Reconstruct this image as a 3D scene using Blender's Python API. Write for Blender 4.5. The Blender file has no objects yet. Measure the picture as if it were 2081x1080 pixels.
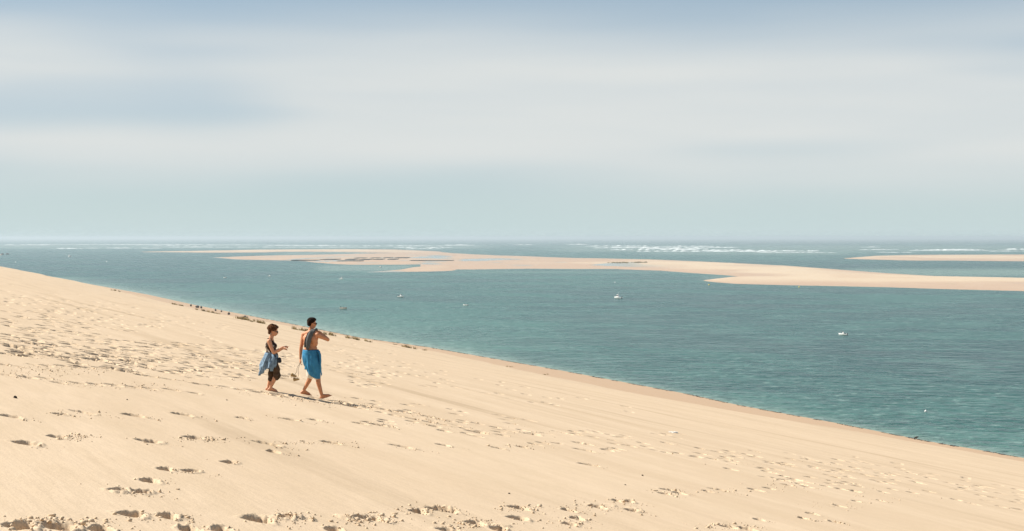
import bpy, bmesh, math, random
import numpy as np
from mathutils import Vector, Matrix

random.seed(4); rng = np.random.default_rng(11)
SC = bpy.context.scene
COL = SC.collection

# ------------------------------------------------------------------ camera
F = 2890.0; CX = 1040.5; YV = 483.0; SEA = -50.0      # focal length in photo pixels, level line, sea level below the eye
cam_d = bpy.data.cameras.new('camera'); cam = bpy.data.objects.new('camera', cam_d); COL.objects.link(cam)
cam.location = (0, 0, 0); cam.rotation_euler = (math.radians(90), 0, 0)
cam_d.sensor_width = 36; cam_d.lens = 36 * F / 2081; cam_d.shift_y = -(540 - YV) / 2081
cam_d.clip_start = 0.1; cam_d.clip_end = 100000
SC.camera = cam

# ------------------------------------------------------------------ sky and sun
SUN_AZ = math.radians(-78); SUN_EL = math.radians(45)      # azimuth clockwise from +Y
w = bpy.data.worlds.new('World'); SC.world = w; w.use_nodes = True
N = w.node_tree.nodes; L = w.node_tree.links; N.clear()
def nd(t, **k):
    n = N.new(t)
    for a, b in k.items(): setattr(n, a, b)
    return n
def wmath(op, a, b=None, c=None, clamp=False):
    n = nd('ShaderNodeMath', operation=op, use_clamp=clamp)
    for i, v in enumerate((a, b, c)):
        if v is None: continue
        if isinstance(v, (int, float)): n.inputs[i].default_value = v
        else: L.new(v, n.inputs[i])
    return n.outputs[0]
def wmap(v, a, b, c, d):
    n = nd('ShaderNodeMapRange', interpolation_type='SMOOTHSTEP'); L.new(v, n.inputs[0])
    for i, q in enumerate((a, b, c, d)): n.inputs[i + 1].default_value = q
    return n.outputs[0]
sky = nd('ShaderNodeTexSky', sky_type='NISHITA', sun_disc=False, sun_elevation=SUN_EL, sun_rotation=SUN_AZ,
         altitude=50, air_density=1.0, dust_density=0.0, ozone_density=1.2)
tc = nd('ShaderNodeTexCoord'); sp = nd('ShaderNodeSeparateXYZ'); L.new(tc.outputs['Generated'], sp.inputs[0])
def wnoise(scale, loc, detail=3, rough=.5):
    mp = nd('ShaderNodeMapping'); mp.inputs['Scale'].default_value = scale; mp.inputs['Location'].default_value = loc
    mp.inputs['Rotation'].default_value = (0, 0.035, 0)
    L.new(tc.outputs['Generated'], mp.inputs[0])
    n = nd('ShaderNodeTexNoise'); n.inputs['Scale'].default_value = 1; n.inputs['Detail'].default_value = detail
    n.inputs['Roughness'].default_value = rough; L.new(mp.outputs[0], n.inputs[0]); return n.outputs[0]
n1 = wnoise((1.5, 1.5, 9), (3.1, 0.4, 1.3), 2); n2 = wnoise((2.2, 2.2, 26), (7.7, 2.1, 0.2), 3, .5); n3 = wnoise((2.3, 2.3, 15), (3.62, 0.37, 10.39), 2, .5); n4 = wnoise((9, 9, 70), (1.2, 3.3, 0.7), 5, .6)
z = sp.outputs[2]
zj = wmath('ADD', z, wmath('MULTIPLY', wmath('SUBTRACT', n1, .5), .05))
veil = wmath('MULTIPLY', wmap(zj, .015, .062, .15, .97), wmap(zj, .120, .178, 1, .12))    # thin high cirrus sheet, thickest low down
veil = wmath('MULTIPLY', veil, wmath('MULTIPLY', wmap(n2, .25, .6, .84, 1.0), wmath('MULTIPLY', wmap(n3, .28, .52, .45, 1.0), wmap(n4, .3, .7, .965, 1.0))), clamp=True)
def wmix(f, a, b, mode='MIX'):
    m_ = nd('ShaderNodeMix', data_type='RGBA', blend_type=mode)
    for v, k in ((f, 'Factor'), (a, 'A'), (b, 'B')):
        if isinstance(v, (int, float)): m_.inputs[k].default_value = v
        elif isinstance(v, tuple): m_.inputs[k].default_value = (*v, 1)
        else: L.new(v, m_.inputs[k])
    return m_.outputs['Result']
mist = wmath('POWER', 2.718, wmath('MULTIPLY', wmath('ABSOLUTE', z), -4.5))              # blue-grey marine air low over the sea
clear = wmix(mist, sky.outputs[0], wmix(wmap(z, 0, .11, 0, 1), (6.9, 8.6, 8.75), (4.6, 6.7, 8.6)))
class _R: outputs = {}
mx = _R(); mx.outputs['Result'] = wmix(veil, clear, (9.3, 9.6, 9.45))
bg = nd('ShaderNodeBackground'); bg.inputs[1].default_value = 0.051; L.new(mx.outputs['Result'], bg.inputs[0])
out = nd('ShaderNodeOutputWorld'); L.new(bg.outputs[0], out.inputs[0])
sd = bpy.data.lights.new('sun', 'SUN'); sd.energy = 4.9; sd.angle = math.radians(.55); sd.color = (1, .955, .87)
sun = bpy.data.objects.new('sun', sd); COL.objects.link(sun)
tosun = Vector((math.sin(SUN_AZ) * math.cos(SUN_EL), math.cos(SUN_AZ) * math.cos(SUN_EL), math.sin(SUN_EL)))
sun.rotation_euler = tosun.to_track_quat('Z', 'Y').to_euler()
vs = SC.view_settings; vs.view_transform = 'Standard'; vs.look = 'None'; vs.exposure = 0.64; vs.gamma = 1; vs.use_curve_mapping = False
SC.cycles.use_denoising = True; SC.cycles.denoiser = 'OPENIMAGEDENOISE'; SC.cycles.denoising_input_passes = 'RGB_ALBEDO_NORMAL'; SC.cycles.denoising_prefilter = 'ACCURATE'
SC.cycles.max_bounces = 6; SC.cycles.volume_bounces = 0

# ------------------------------------------------------------------ materials
def mat(name, rgb, rough=.7, spec=.3, noise=None, metallic=0):
    m = bpy.data.materials.new(name); m.use_nodes = True
    nt = m.node_tree; b = nt.nodes['Principled BSDF']
    b.inputs['Roughness'].default_value = rough; b.inputs['Specular IOR Level'].default_value = spec
    b.inputs['Metallic'].default_value = metallic
    sc, amt, bump = noise or (12, .15, 0)
    g = nt.nodes.new('ShaderNodeTexCoord'); n = nt.nodes.new('ShaderNodeTexNoise')
    n.inputs['Scale'].default_value = sc; n.inputs['Detail'].default_value = 4; nt.links.new(g.outputs['Object'], n.inputs[0])
    r = nt.nodes.new('ShaderNodeMapRange'); r.inputs[1].default_value = .3; r.inputs[2].default_value = .7
    r.inputs[3].default_value = 1 - amt; r.inputs[4].default_value = 1 + amt; nt.links.new(n.outputs[0], r.inputs[0])
    v = nt.nodes.new('ShaderNodeVectorMath'); v.operation = 'SCALE'; v.inputs[0].default_value = rgb
    nt.links.new(r.outputs[0], v.inputs['Scale']); nt.links.new(v.outputs[0], b.inputs['Base Color'])
    if bump:
        bp = nt.nodes.new('ShaderNodeBump'); bp.inputs['Strength'].default_value = .6; bp.inputs['Distance'].default_value = bump
        nt.links.new(n.outputs[0], bp.inputs['Height']); nt.links.new(bp.outputs[0], b.inputs['Normal'])
    return m

class NT:                                    # small node-building helper
    def __init__(s, m): s.nt = m.node_tree; s.b = s.nt.nodes['Principled BSDF']; s.pos = s.n('ShaderNodeNewGeometry').outputs['Position']
    def n(s, t, **k):
        q = s.nt.nodes.new(t)
        for a, b in k.items(): setattr(q, a, b)
        return q
    def l(s, a, b): s.nt.links.new(a, b)
    def math(s, op, a, b=None, clamp=False):
        q = s.n('ShaderNodeMath', operation=op, use_clamp=clamp)
        for i, v in enumerate((a, b)):
            if v is None: continue
            if isinstance(v, (int, float)): q.inputs[i].default_value = v
            else: s.l(v, q.inputs[i])
        return q.outputs[0]
    def noise(s, scale, rot=0, detail=4, rough=.55, loc=(0, 0, 0)):
        mp = s.n('ShaderNodeMapping', vector_type='TEXTURE'); mp.inputs['Scale'].default_value = scale
        mp.inputs['Rotation'].default_value = (0, 0, rot); mp.inputs['Location'].default_value = loc; s.l(s.pos, mp.inputs[0])
        q = s.n('ShaderNodeTexNoise'); q.inputs['Scale'].default_value = 1; q.inputs['Detail'].default_value = detail
        q.inputs['Roughness'].default_value = rough; s.l(mp.outputs[0], q.inputs[0]); return q.outputs[0]
    def remap(s, v, a, b, c, d):
        q = s.n('ShaderNodeMapRange', interpolation_type='SMOOTHSTEP'); s.l(v, q.inputs[0])
        for i, x in enumerate((a, b, c, d)): q.inputs[i + 1].default_value = x
        return q.outputs[0]
    def mix(s, f, a, b, mode='MIX'):
        q = s.n('ShaderNodeMix', data_type='RGBA', blend_type=mode)
        for v, k in ((f, 'Factor'), (a, 'A'), (b, 'B')):
            if isinstance(v, (int, float)): q.inputs[k].default_value = v
            elif isinstance(v, tuple): q.inputs[k].default_value = (*v, 1)
            else: s.l(v, q.inputs[k])
        return q.outputs['Result']

def sand_material(name, wet_lo, wet_hi, bank=False):
    m = bpy.data.materials.new(name); m.use_nodes = True; t = NT(m)
    SLOPE = math.radians(25.5)
    dry = t.mix(t.remap(t.noise((14, 1.6, 5), SLOPE + math.radians(90)), .35, .7, 0, 1), (.612, .470, .324), (.562, .424, .286))
    streak = t.remap(t.noise((38, 1.9, 4), SLOPE + math.radians(92), 5, .6, (3, 8, 0)), .52, .70, 0, .75)   # heavy dark grains in wind lines
    dry = t.mix(streak, dry, (.41, .30, .19))
    mott = t.remap(t.noise((2.6, .7, 2), SLOPE + math.radians(90), 6, .7, (1, 2, 0)), .35, .68, 0, .55)
    dry = t.mix(mott, dry, (.53, .40, .262))
    grain = t.remap(t.noise((.012, .012, .012), 0, 2), .3, .7, .88, 1.12)
    grain = t.math('MULTIPLY', grain, t.remap(t.noise((.60, .10, .2), SLOPE + math.radians(95), 4, .65, (7, 3, 0)), .3, .7, .97, 1.03))
    dry = t.mix(1.0, dry, t.n('ShaderNodeCombineColor').outputs[0], 'MULTIPLY') if False else dry
    g = t.n('ShaderNodeVectorMath', operation='SCALE'); t.l(dry, g.inputs[0]); t.l(grain, g.inputs['Scale']); dry = g.outputs[0]
    sx = t.n('ShaderNodeSeparateXYZ'); t.l(t.pos, sx.inputs[0])
    zj = t.math('ADD', sx.outputs[2], t.math('MULTIPLY', t.math('SUBTRACT', t.noise((40, 6, 6) if not bank else (260, 160, 50), SLOPE + math.radians(90)), .5), 1.0 if not bank else 2.2))
    wet = t.remap(zj, wet_lo, wet_hi, 1, 0)
    col = t.mix(wet, dry, (.45, .312, .198) if not bank else (.46, .315, .205))
    if bank:
        da = t.n('ShaderNodeAttribute', attribute_name='damp').outputs['Fac']; po = t.n('ShaderNodeAttribute', attribute_name='pool').outputs['Fac']
        wet = t.math('MAXIMUM', wet, da); dd = t.n('ShaderNodeVectorMath', operation='SCALE'); t.l(dry, dd.inputs[0]); dd.inputs['Scale'].default_value = .92; dry = t.mix(.35, dd.outputs[0], (.56, .47, .36)); col = t.mix(wet, dry, (.46, .325, .225))
        silt = t.remap(t.noise((300, 90, 90), 0, 4, .6, (50, 20, 0)), .55, .72, 0, .75)
        silt = t.math('MULTIPLY', silt, wet)
        col = t.mix(silt, col, (.40, .35, .30))
        col = t.mix(t.remap(t.noise((60, 200, 60), 0, 5, .65, (9, 9, 0)), .68, .78, 0, .5), col, (.33, .28, .15))
    rgh = t.remap(wet, 0, 1, .95, .6)
    if bank: col = t.mix(po, col, (.24, .30, .28)); rgh = t.math('MULTIPLY', rgh, t.remap(po, 0, 1, 1, .3))
    t.l(col, t.b.inputs['Base Color']); t.l(rgh, t.b.inputs['Roughness'])
    t.b.inputs['Specular IOR Level'].default_value = .15
    bp = t.n('ShaderNodeBump'); bp.inputs['Strength'].default_value = .45; bp.inputs['Distance'].default_value = .011
    t.l(t.math('ADD', t.noise((.60, .075, .1), SLOPE + math.radians(95), 4, .6), t.math('MULTIPLY', t.noise((.05, .04, .1), 0, 3, .6), .35)), bp.inputs['Height']); t.l(bp.outputs[0], t.b.inputs['Normal'])
    return m
M_SAND = sand_material('sand', -48.6, -46.8)
M_BANK = sand_material('bank_sand', -49.6, -48.5, True)

def water_material():
    m = bpy.data.materials.new('sea_water'); m.use_nodes = True; t = NT(m)
    a = t.n('ShaderNodeAttribute', attribute_name='shallow').outputs['Fac']
    patch = t.noise((170, 120, 50), math.radians(-12), 5, .62)
    fine = t.noise((34, 20, 50), math.radians(-12), 4, .6, (5, 9, 0))
    chop = t.noise((5, 4, 5), math.radians(-12), 3, .6, (2, 7, 0))
    deep = t.mix(t.remap(patch, .38, .62, 0, 1), (.008, .074, .062), (.045, .142, .116))
    dpa = t.n('ShaderNodeAttribute', attribute_name='channel').outputs['Fac']
    deep = t.mix(t.math('MULTIPLY', dpa, t.remap(patch, .36, .64, 1, .45)), deep, (.006, .050, .047))
    deep = t.mix(t.remap(fine, .42, .66, 0, .55), deep, (.070, .168, .142))
    col = t.mix(t.remap(a, 0, 1, 0, .95), deep, (.22, .30, .245))
    col = t.mix(t.math('MULTIPLY', t.remap(chop, .54, .72, 0, .75), t.remap(patch, .4, .6, .3, 1)), col, (.24, .34, .30))  # whitecap flecks and ripple glints painted into the water colour
    col = t.mix(t.remap(chop, .46, .34, 0, .65), col, (.008, .055, .048))  # dark sides of the ripples painted into the colour too
    t.l(col, t.b.inputs['Base Color'])
    t.b.inputs['IOR'].default_value = 1.33; t.b.inputs['Specular IOR Level'].default_value = .42
    t.l(t.remap(patch, .3, .7, .22, .32), t.b.inputs['Roughness'])
    wv = t.math('ADD', t.noise((2.9, 1.9, 3), math.radians(-20), 3, .5), t.math('MULTIPLY', t.noise((9.5, 6.0, 6), math.radians(-14), 2, .5, (4, 4, 0)), 2.0))
    bp = t.n('ShaderNodeBump'); t.l(t.remap(patch, .3, .7, .95, .6), bp.inputs['Strength']); bp.inputs['Distance'].default_value = 1.7
    t.l(wv, bp.inputs['Height']); t.l(bp.outputs[0], t.b.inputs['Normal'])
    return m
M_WATER = water_material()
M_FOAM = mat('foam', (.56, .60, .59), .8, .2, (.05, .12, 0))

def skin_mat(name, rgb):
    m = mat(name, rgb, .55, .35, (18, .12, 0)); return m
M_SKIN_M = skin_mat('tanned_skin', (.54, .235, .115)); M_SKIN_W = skin_mat('fair_skin', (.58, .28, .155))
M_HAIR_D = mat('dark_hair', (.020, .011, .007), .9, .08, (60, .5, .004)); M_HAIR_B = mat('brown_hair', (.085, .036, .016), .9, .08, (45, .6, .006))
M_BLUE = mat('blue_cotton', (.045, .22, .39), .85, .15, (9, .14, .006)); M_WHITE = mat('white_cotton', (.74, .70, .60), .85, .15, (14, .08, .003))
M_GREY = mat('grey_towelling', (.115, .115, .11), .95, .1, (60, .3, .005)); M_DENIM = mat('washed_denim', (.165, .240, .315), .9, .15, (16, .45, .010))
M_BROWN = mat('brown_twill', (.075, .045, .026), .9, .15, (14, .2, .005)); M_BLACK = mat('black_plastic', (.012, .011, .011), .25, .5, (20, .1, 0))
M_TAN = mat('tan_leather', (.40, .27, .12), .7, .3, (20, .2, .003)); M_NAVY = mat('dark_nylon', (.016, .022, .034), .7, .3, (20, .2, .003))
def print_mat():
    m = mat('printed_cotton', (.06, .04, .03), .9, .15, (14, .2, .003)); t = NT(m)
    g = t.n('ShaderNodeTexCoord'); v = t.n('ShaderNodeTexVoronoi'); v.inputs['Scale'].default_value = 17; t.l(g.outputs['Object'], v.inputs[0])
    n = t.n('ShaderNodeTexNoise'); n.inputs['Scale'].default_value = 24; t.l(g.outputs['Object'], n.inputs[0])
    c = t.mix(t.remap(v.outputs['Distance'], .36, .50, 1, 0), (.045, .026, .016), t.mix(t.remap(n.outputs[0], .42, .58, 0, 1), (.46, .45, .39), (.17, .09, .065)))
    t.l(c, t.b.inputs['Base Color']); return m
M_PRINT = print_mat()
M_HULL = mat('white_gelcoat', (.86, .85, .81), .3, .5, (2, .05, 0)); M_GLASS = mat('tinted_glass', (.02, .025, .03), .1, .6, (2, .1, 0))
M_GREYHULL = mat('grey_tarpaulin', (.10, .11, .11), .8, .2, (3, .2, 0)); M_CREAM = mat('cream_hull', (.66, .56, .46), .5, .4, (2, .1, 0))
M_YEL = mat('yellow_buoy_paint', (.70, .52, .08), .5, .4, (3, .1, 0)); M_ROCK = mat('dark_rock', (.075, .062, .055), .9, .2, (1.4, .4, .05))
M_GRASS = mat('dry_marram', (.31, .23, .105), .8, .2, (2.5, .45, 0)); M_WEED = mat('seaweed_wave_shadow', (.045, .035, .032), .7, .3, (2, .4, 0))
M_OYSTER = mat('oyster_racks', (.045, .052, .046), .9, .2, (.3, .3, 0)); M_WOOD = mat('weathered_wood', (.060, .046, .036), .9, .2, (5, .3, .01))

# ------------------------------------------------------------------ object helpers
def tag(o, label=None, cat=None, group=None, kind=None):
    if label: o['label'] = label
    if cat: o['category'] = cat
    if group: o['group'] = group
    if kind: o['kind'] = kind
    return o
def link(name, me, m=None, parent=None):
    o = bpy.data.objects.new(name, me); COL.objects.link(o)
    if m and me: me.materials.append(m)
    if parent: o.parent = parent
    return o
def empty(name, loc): o = bpy.data.objects.new(name, None); COL.objects.link(o); o.location = loc; o.empty_display_size = .2; return o
def smooth(me): me.polygons.foreach_set('use_smooth', np.ones(len(me.polygons), bool)); return me
def np_mesh(name, V, Fq, sm=True):
    me = bpy.data.meshes.new(name); V = np.ascontiguousarray(V, np.float32); Fq = np.ascontiguousarray(Fq, np.int32); k = Fq.shape[1]
    me.vertices.add(len(V)); me.vertices.foreach_set('co', V.ravel())
    me.loops.add(Fq.size); me.loops.foreach_set('vertex_index', Fq.ravel())
    me.polygons.add(len(Fq)); me.polygons.foreach_set('loop_start', np.arange(0, Fq.size, k, dtype=np.int32))
    if sm: me.polygons.foreach_set('use_smooth', np.ones(len(Fq), bool))
    me.update(calc_edges=True); return me
def grid_faces(nr, nc):
    i = np.arange(nr - 1)[:, None] * nc + np.arange(nc - 1)[None]; i = i.ravel()
    return np.stack([i, i + 1, i + 1 + nc, i + nc], 1)
def sea_point(x, y, z=SEA):                     # where a photo pixel meets the level z
    Y = -z * F / (y - YV); return np.array([(x - CX) / F * Y, Y, z])

# ------------------------------------------------------------------ noise
_perm = np.random.default_rng(5).permutation(4096)
_ga = np.random.default_rng(6).uniform(0, 2 * np.pi, 4096)
def perlin(x, y):
    xi = np.floor(x).astype(np.int64); yi = np.floor(y).astype(np.int64); fx = x - xi; fy = y - yi
    def g(ix, iy, dx, dy):
        a = _ga[_perm[(_perm[ix & 4095] + iy) & 4095]]; return np.cos(a) * dx + np.sin(a) * dy
    u = fx * fx * fx * (fx * (fx * 6 - 15) + 10); v = fy * fy * fy * (fy * (fy * 6 - 15) + 10)
    a = g(xi, yi, fx, fy); b = g(xi + 1, yi, fx - 1, fy); c = g(xi, yi + 1, fx, fy - 1); d = g(xi + 1, yi + 1, fx - 1, fy - 1)
    return (a + u * (b - a)) * (1 - v) + (c + u * (d - c)) * v
def sstep(a, b, x): t = np.clip((x - a) / (b - a), 0, 1); return t * t * (3 - 2 * t)

# ------------------------------------------------------------------ dune
NS = np.array([.90241, .43087]); EYE = 1.65; S_EDGE = 100.0; GR = .200
shore_px = [(300, 599), (400, 621), (600, 660), (734.5, 687), (869, 705.6), (1003, 729), (1138, 752.7), (1300, 783), (1400, 801.6), (1498, 823),
            (1596, 841), (1694.5, 859), (1793, 878.5), (1891, 898), (1989, 914.5), (2081, 931)]
edge_px = [(0, 541), (32, 547), (75, 555), (115, 564), (150, 570), (190, 579), (225, 586), (250, 593), (282, 600), (325, 611), (375, 622), (425, 633),
           (475, 645), (520, 654), (600, 669), (660, 680), (740, 691), (800, 699), (850, 708), (900, 717), (970, 731), (1040, 745), (1110, 760), (1200, 778),
           (1300, 798), (1400, 819), (1531, 840), (1662, 864), (1793, 886), (1891, 902), (1989, 918), (2081, 934)]
def st(X, Y): return NS[0] * X + NS[1] * Y, -NS[1] * X + NS[0] * Y
_sh = []
for x, y in shore_px:
    p = sea_point(x, y); a, b = st(p[0], p[1]); _sh.append((b, a))
_sh = np.array(sorted(_sh))
_ed = []
for x, y in edge_px:
    u = (x - CX) / F; Y = S_EDGE / (NS[0] * u + NS[1]); a, b = st(u * Y, Y)
    _ed.append((b, -(y - YV) / F * Y - (-EYE - GR * S_EDGE)))
_ed = np.array(sorted(_ed))
def ground(X, Y):
    X = np.asarray(X, float); Y = np.asarray(Y, float); s, t = st(X, Y); d = np.hypot(X, Y)
    up = np.where(s < 0, 9 * np.tanh(-GR * s / 9), 0)
    z = -EYE - GR * np.clip(s, 0, S_EDGE) + up
    z = z + np.interp(t, _ed[:, 0], _ed[:, 1]) * sstep(35, S_EDGE, s) + (.24 * perlin(t / 15 + .5, s / 30) + .12 * perlin(t / 5.5, s / 12 + 3)) * sstep(62, 96, s) - .22 * sstep(70, 98, s)
    far = sstep(35, 90, d)
    z = z + .16 * far * perlin(s / 34 + 3, t / 60) * (1 - .8 * sstep(60, 100, s)) + .045 * far * perlin(s / 9, t / 16 + 7)
    z = z + .012 * perlin(s / 2.6 + 9, t / 3.6) + .10 * sstep(8, 30, d) * perlin(s / 14 + 5.2, t / 30 + 1.7) * .35
    zl = -47.6; ze = z
    sh = np.interp(t, _sh[:, 0], _sh[:, 1])
    drop = ze - .30 * np.clip(s - S_EDGE, 0, None)                    # steep lee face below the edge
    beach = SEA + .036 * (sh - s)
    lower = np.where(s > S_EDGE, np.maximum(drop, beach), ze)
    k = 1.2; sm = np.log(np.exp(np.clip((drop - beach) / k, -40, 40)) + 1) * k + beach
    lower = np.where(s > S_EDGE + 25, sm, lower)
    return np.maximum(lower, -58.)
def hit(x, y, extra=0):                          # first ground point under a photo pixel
    u = (x - CX) / F; v = -(y - YV) / F
    Y = np.geomspace(5, 1400, 1800); g = ground(u * Y, Y) + extra - v * Y
    k = np.argmax(g > 0); k = max(k, 1); f = g[k - 1] / (g[k - 1] - g[k]); Yh = Y[k - 1] + f * (Y[k] - Y[k - 1])
    return np.array([u * Yh, Yh, v * Yh])

uu = np.concatenate([np.linspace(-.95, -.392, 24), np.arange(-.385, .386, .0011), np.linspace(.392, .95, 24)])
yy = [7.2]
while yy[-1] < 3200: yy.append(yy[-1] * (1.0019 if yy[-1] < 24 else 1.0016 if yy[-1] < 62 else 1.012))
yy = np.array(yy); NR, NC = len(yy), len(uu)
GX = yy[:, None] * uu[None]; GY = np.repeat(yy[:, None], NC, 1); GZ = ground(GX, GY)
BASEZ = GZ.copy()

# footprints pressed into the sheet: (x, y, heading, length, width, depth)
prints = []
clods = []                                       # (x, y, z, size)
def stamp(X0, Y0, ang, ln, wd, dp, rim=.16, jag=.35):
    R = ln * 1.5; r0, r1 = np.searchsorted(yy, [Y0 - R, Y0 + R]); u0, u1 = np.searchsorted(uu, [(X0 - R) / Y0 - .002, (X0 + R) / Y0 + .002])
    r1 = min(r1 + 1, NR); u1 = min(u1 + 1, NC)
    if r1 <= r0 or u1 <= u0: return
    x = GX[r0:r1, u0:u1] - X0; y = GY[r0:r1, u0:u1] - Y0; c, s_ = math.cos(ang), math.sin(ang)
    a = (x * c + y * s_) / (ln / 2); b = (-x * s_ + y * c) / (wd / 2)
    b = b / (1 + .22 * np.clip(a, -1, 1)) + .18 * a * a - .06
    q = np.sqrt(a * a + b * b) + jag * .7 * perlin(x / .045 + X0 * 31, y / .06 + Y0 * 17) + jag * .5 * perlin(x / .13 + X0, y / .13)
    side = .25 + .75 * sstep(-.4, .7, b * .8 + a * .5)                 # sand pushed to the far and downhill side
    dz = -dp * (1 - sstep(.80, 1.00, q)) * (.85 + .25 * a) + rim * dp * side * np.exp(-((q - 1.28) / .20) ** 2) * (.45 + .9 * sstep(-.25, .25, perlin(x / .035 + 3 * X0, y / .05)))
    GZ[r0:r1, u0:u1] += dz
def footprint(px, py, wpx=None, dp=None, ang=None, crumbs=1.0):
    p = hit(px, py); 
    if p[1] > 260: return
    ln = random.uniform(.25, .33) if wpx is None else min(max(wpx * p[1] / F, .16), .5)
    k = 1 + max(0, (p[1] - 35)) / 60.                                  # far prints are wind-widened hollows
    dp = dp or random.uniform(.04, .075)
    ang = random.gauss(0.0, .45) if ang is None else ang
    stamp(p[0], p[1], ang, ln * min(k, 1.8), random.uniform(.20, .30) * (1 if p[1] < 26 else 1.5) * min(k, 2.0), dp * min(k, 1.7), .16 if p[1] < 26 else .09, .35)
    n = int(crumbs * random.uniform(5, 22)) if p[1] < 55 else 0
    for _ in range(n):
        a = random.gauss(ang, .9); rr = ln * random.uniform(.5, 1.5)
        clods.append((p[0] + math.cos(a) * rr + random.gauss(0, .06), p[1] + math.sin(a) * rr * .8 + random.gauss(0, .10), min(.018, .004 + random.expovariate(1 / .0032))))
def clod_patch(px, py, wpx, n, hpx=6):
    for _ in range(n):
        p = hit(px + random.gauss(0, wpx / 2.6), py + random.gauss(0, hpx / 2.2)); clods.append((p[0], p[1], min(.022, .004 + random.expovariate(1 / .0042))))
rows = [(20, 847, 44), (120, 842, 26), (165, 838, 55), (270, 845, 48), (368, 843, 46), (490, 850, 24), (587, 853, 38), (638, 854, 26), (745, 858, 20), (767, 864, 36),
        (50, 901, 55), (112, 888, 40), (300, 897, 55), (392, 890, 40), (540, 902, 60), (670, 900, 40), (815, 908, 55), (900, 905, 30), (960, 877, 34), (1010, 911, 34),
        (1060, 909, 26), (1185, 915, 50), (1195, 945, 46), (1078, 883, 48), (465, 940, 32), (555, 919, 22), (335, 954, 22), (387, 958, 22), (303, 978, 40), (240, 997, 30), (285, 1000, 22),
        (265, 1046, 55), (338, 1050, 40), (40, 1070, 60), (112, 1070, 80), (522, 1057, 62), (575, 1052, 40), (205, 1078, 40), (385, 1079, 30), (895, 1037, 62), (850, 1041, 36),
        (750, 1054, 70), (965, 1064, 40), (1012, 1076, 34), (1050, 1054, 44), (1053, 1033, 44), (1155, 1038, 28), (1213, 1031, 34), (1255, 1019, 22), (1283, 1038, 30), (1277, 1020, 20), (1172, 1055, 26),
        (1157, 1066, 24), (912, 1079, 50), (1360, 997, 40), (1380, 1003, 30), (1460, 996, 46), (1437, 999, 24), (1535, 996, 30), (1562, 993, 26), (1595, 976, 26), (1600, 986, 26), (1640, 990, 26), (1625, 984, 20),
        (1517, 1076, 40), (1542, 1057, 24), (1632, 1054, 20), (1650, 1045, 26), (1706, 1029, 22), (1740, 1019, 20), (1696, 1062, 18), (1790, 1018, 16), (1480, 1072, 36), (1430, 924, 24), (1495, 929, 22), (1570, 943, 40), (1600, 946, 30),
        (1690, 960, 26), (1670, 955, 22), (1350, 1004, 26), (450, 1079, 40), (680, 1078, 40)]
for x, y, wpx in rows: footprint(x, y, wpx, random.uniform(.10, .14) if y > 1010 else random.uniform(.08, .11), random.gauss(.0, .25), 1.8)
for x, y, wpx, n, h in [(160, 889, 50, 90, 6), (590, 1052, 60, 60, 14), (750, 1056, 90, 220, 14), (850, 1038, 60, 90, 10), (1060, 1034, 90, 120, 8), (1220, 1030, 120, 170, 16), (100, 1062, 160, 140, 14),
                        (1160, 1062, 60, 80, 14), (960, 1066, 120, 130, 12), (1365, 1000, 60, 80, 8), (1480, 998, 80, 90, 8), (1600, 986, 90, 120, 12), (1560, 943, 110, 120, 8), (1690, 1028, 90, 80, 10),
                        (1480, 1070, 120, 120, 10), (640, 900, 140, 120, 4), (420, 893, 90, 90, 6), (880, 858, 120, 110, 8), (1080, 880, 60, 70, 4), (1050, 906, 60, 60, 5), (710, 824, 90, 80, 6), (1850, 1005, 200, 160, 14),
                        (620, 814, 90, 120, 8), (545, 800, 70, 70, 6), (290, 785, 120, 90, 8), (90, 755, 160, 160, 10), (470, 770, 100, 60, 6)]: clod_patch(x, y, wpx, n, h)
def field(poly, n, ang=0., dp=(.08, .13), crumbs=.5):
    xs = [p[0] for p in poly]; ys = [p[1] for p in poly]; k = 0; guard = 0
    while k < n and guard < n * 30:
        guard += 1
        x = random.uniform(min(xs), max(xs)); y = random.uniform(min(ys), max(ys)); c = False
        for i in range(len(poly)):
            (x0, y0), (x1, y1) = poly[i], poly[i - 1]
            if (y0 > y) != (y1 > y) and x < (x1 - x0) * (y - y0) / (y1 - y0) + x0: c = not c
        if c: footprint(x, y, None, random.uniform(*dp), ang + random.gauss(0, .5), crumbs); k += 1
field([(0, 690), (240, 690), (420, 700), (600, 720), (600, 740), (420, 740), (200, 735), (0, 725)], 300)
field([(0, 600), (120, 600), (330, 650), (330, 668), (150, 690), (0, 690)], 210)
field([(120, 725), (600, 735), (600, 770), (400, 770), (150, 745)], 150)
field([(0, 560), (60, 565), (300, 625), (470, 662), (470, 672), (300, 645), (0, 600)], 110)
field([(660, 690), (860, 715), (860, 770), (720, 790), (660, 740)], 110)
field([(680, 800), (1000, 840), (1400, 880), (1400, 930), (1100, 905), (700, 860)], 85, 0., (.06, .10))
field([(1400, 900), (1720, 925), (2081, 985), (2081, 1040), (1850, 1010), (1560, 985), (1400, 930)], 130)
field([(860, 740), (1300, 830), (1300, 850), (860, 790)], 40)
def track(pts, step, crumbs=1.0):
    for (x0, y0), (x1, y1) in zip(pts, pts[1:]):
        n = max(1, int(math.hypot(x1 - x0, y1 - y0) / step))
        for i in range(n):
            f = (i + random.random() * .4) / n; footprint(x0 + (x1 - x0) * f, y0 + (y1 - y0) * f + random.gauss(0, 1.2), None, random.uniform(.05, .085), random.gauss(0, .35), crumbs)
track([(0, 742), (200, 748), (330, 770), (480, 792), (560, 800), (680, 818), (830, 850), (1000, 880)], 26, 2.2)
track([(520, 797), (640, 811), (760, 828), (900, 852)], 15, 3.0)
track([(560, 806), (700, 824), (860, 842)], 22, 2.5)
track([(0, 760), (150, 778), (300, 790), (420, 798)], 36, 1.8)
track([(330, 650), (380, 665), (420, 686), (470, 706)], 9, 0)
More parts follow.
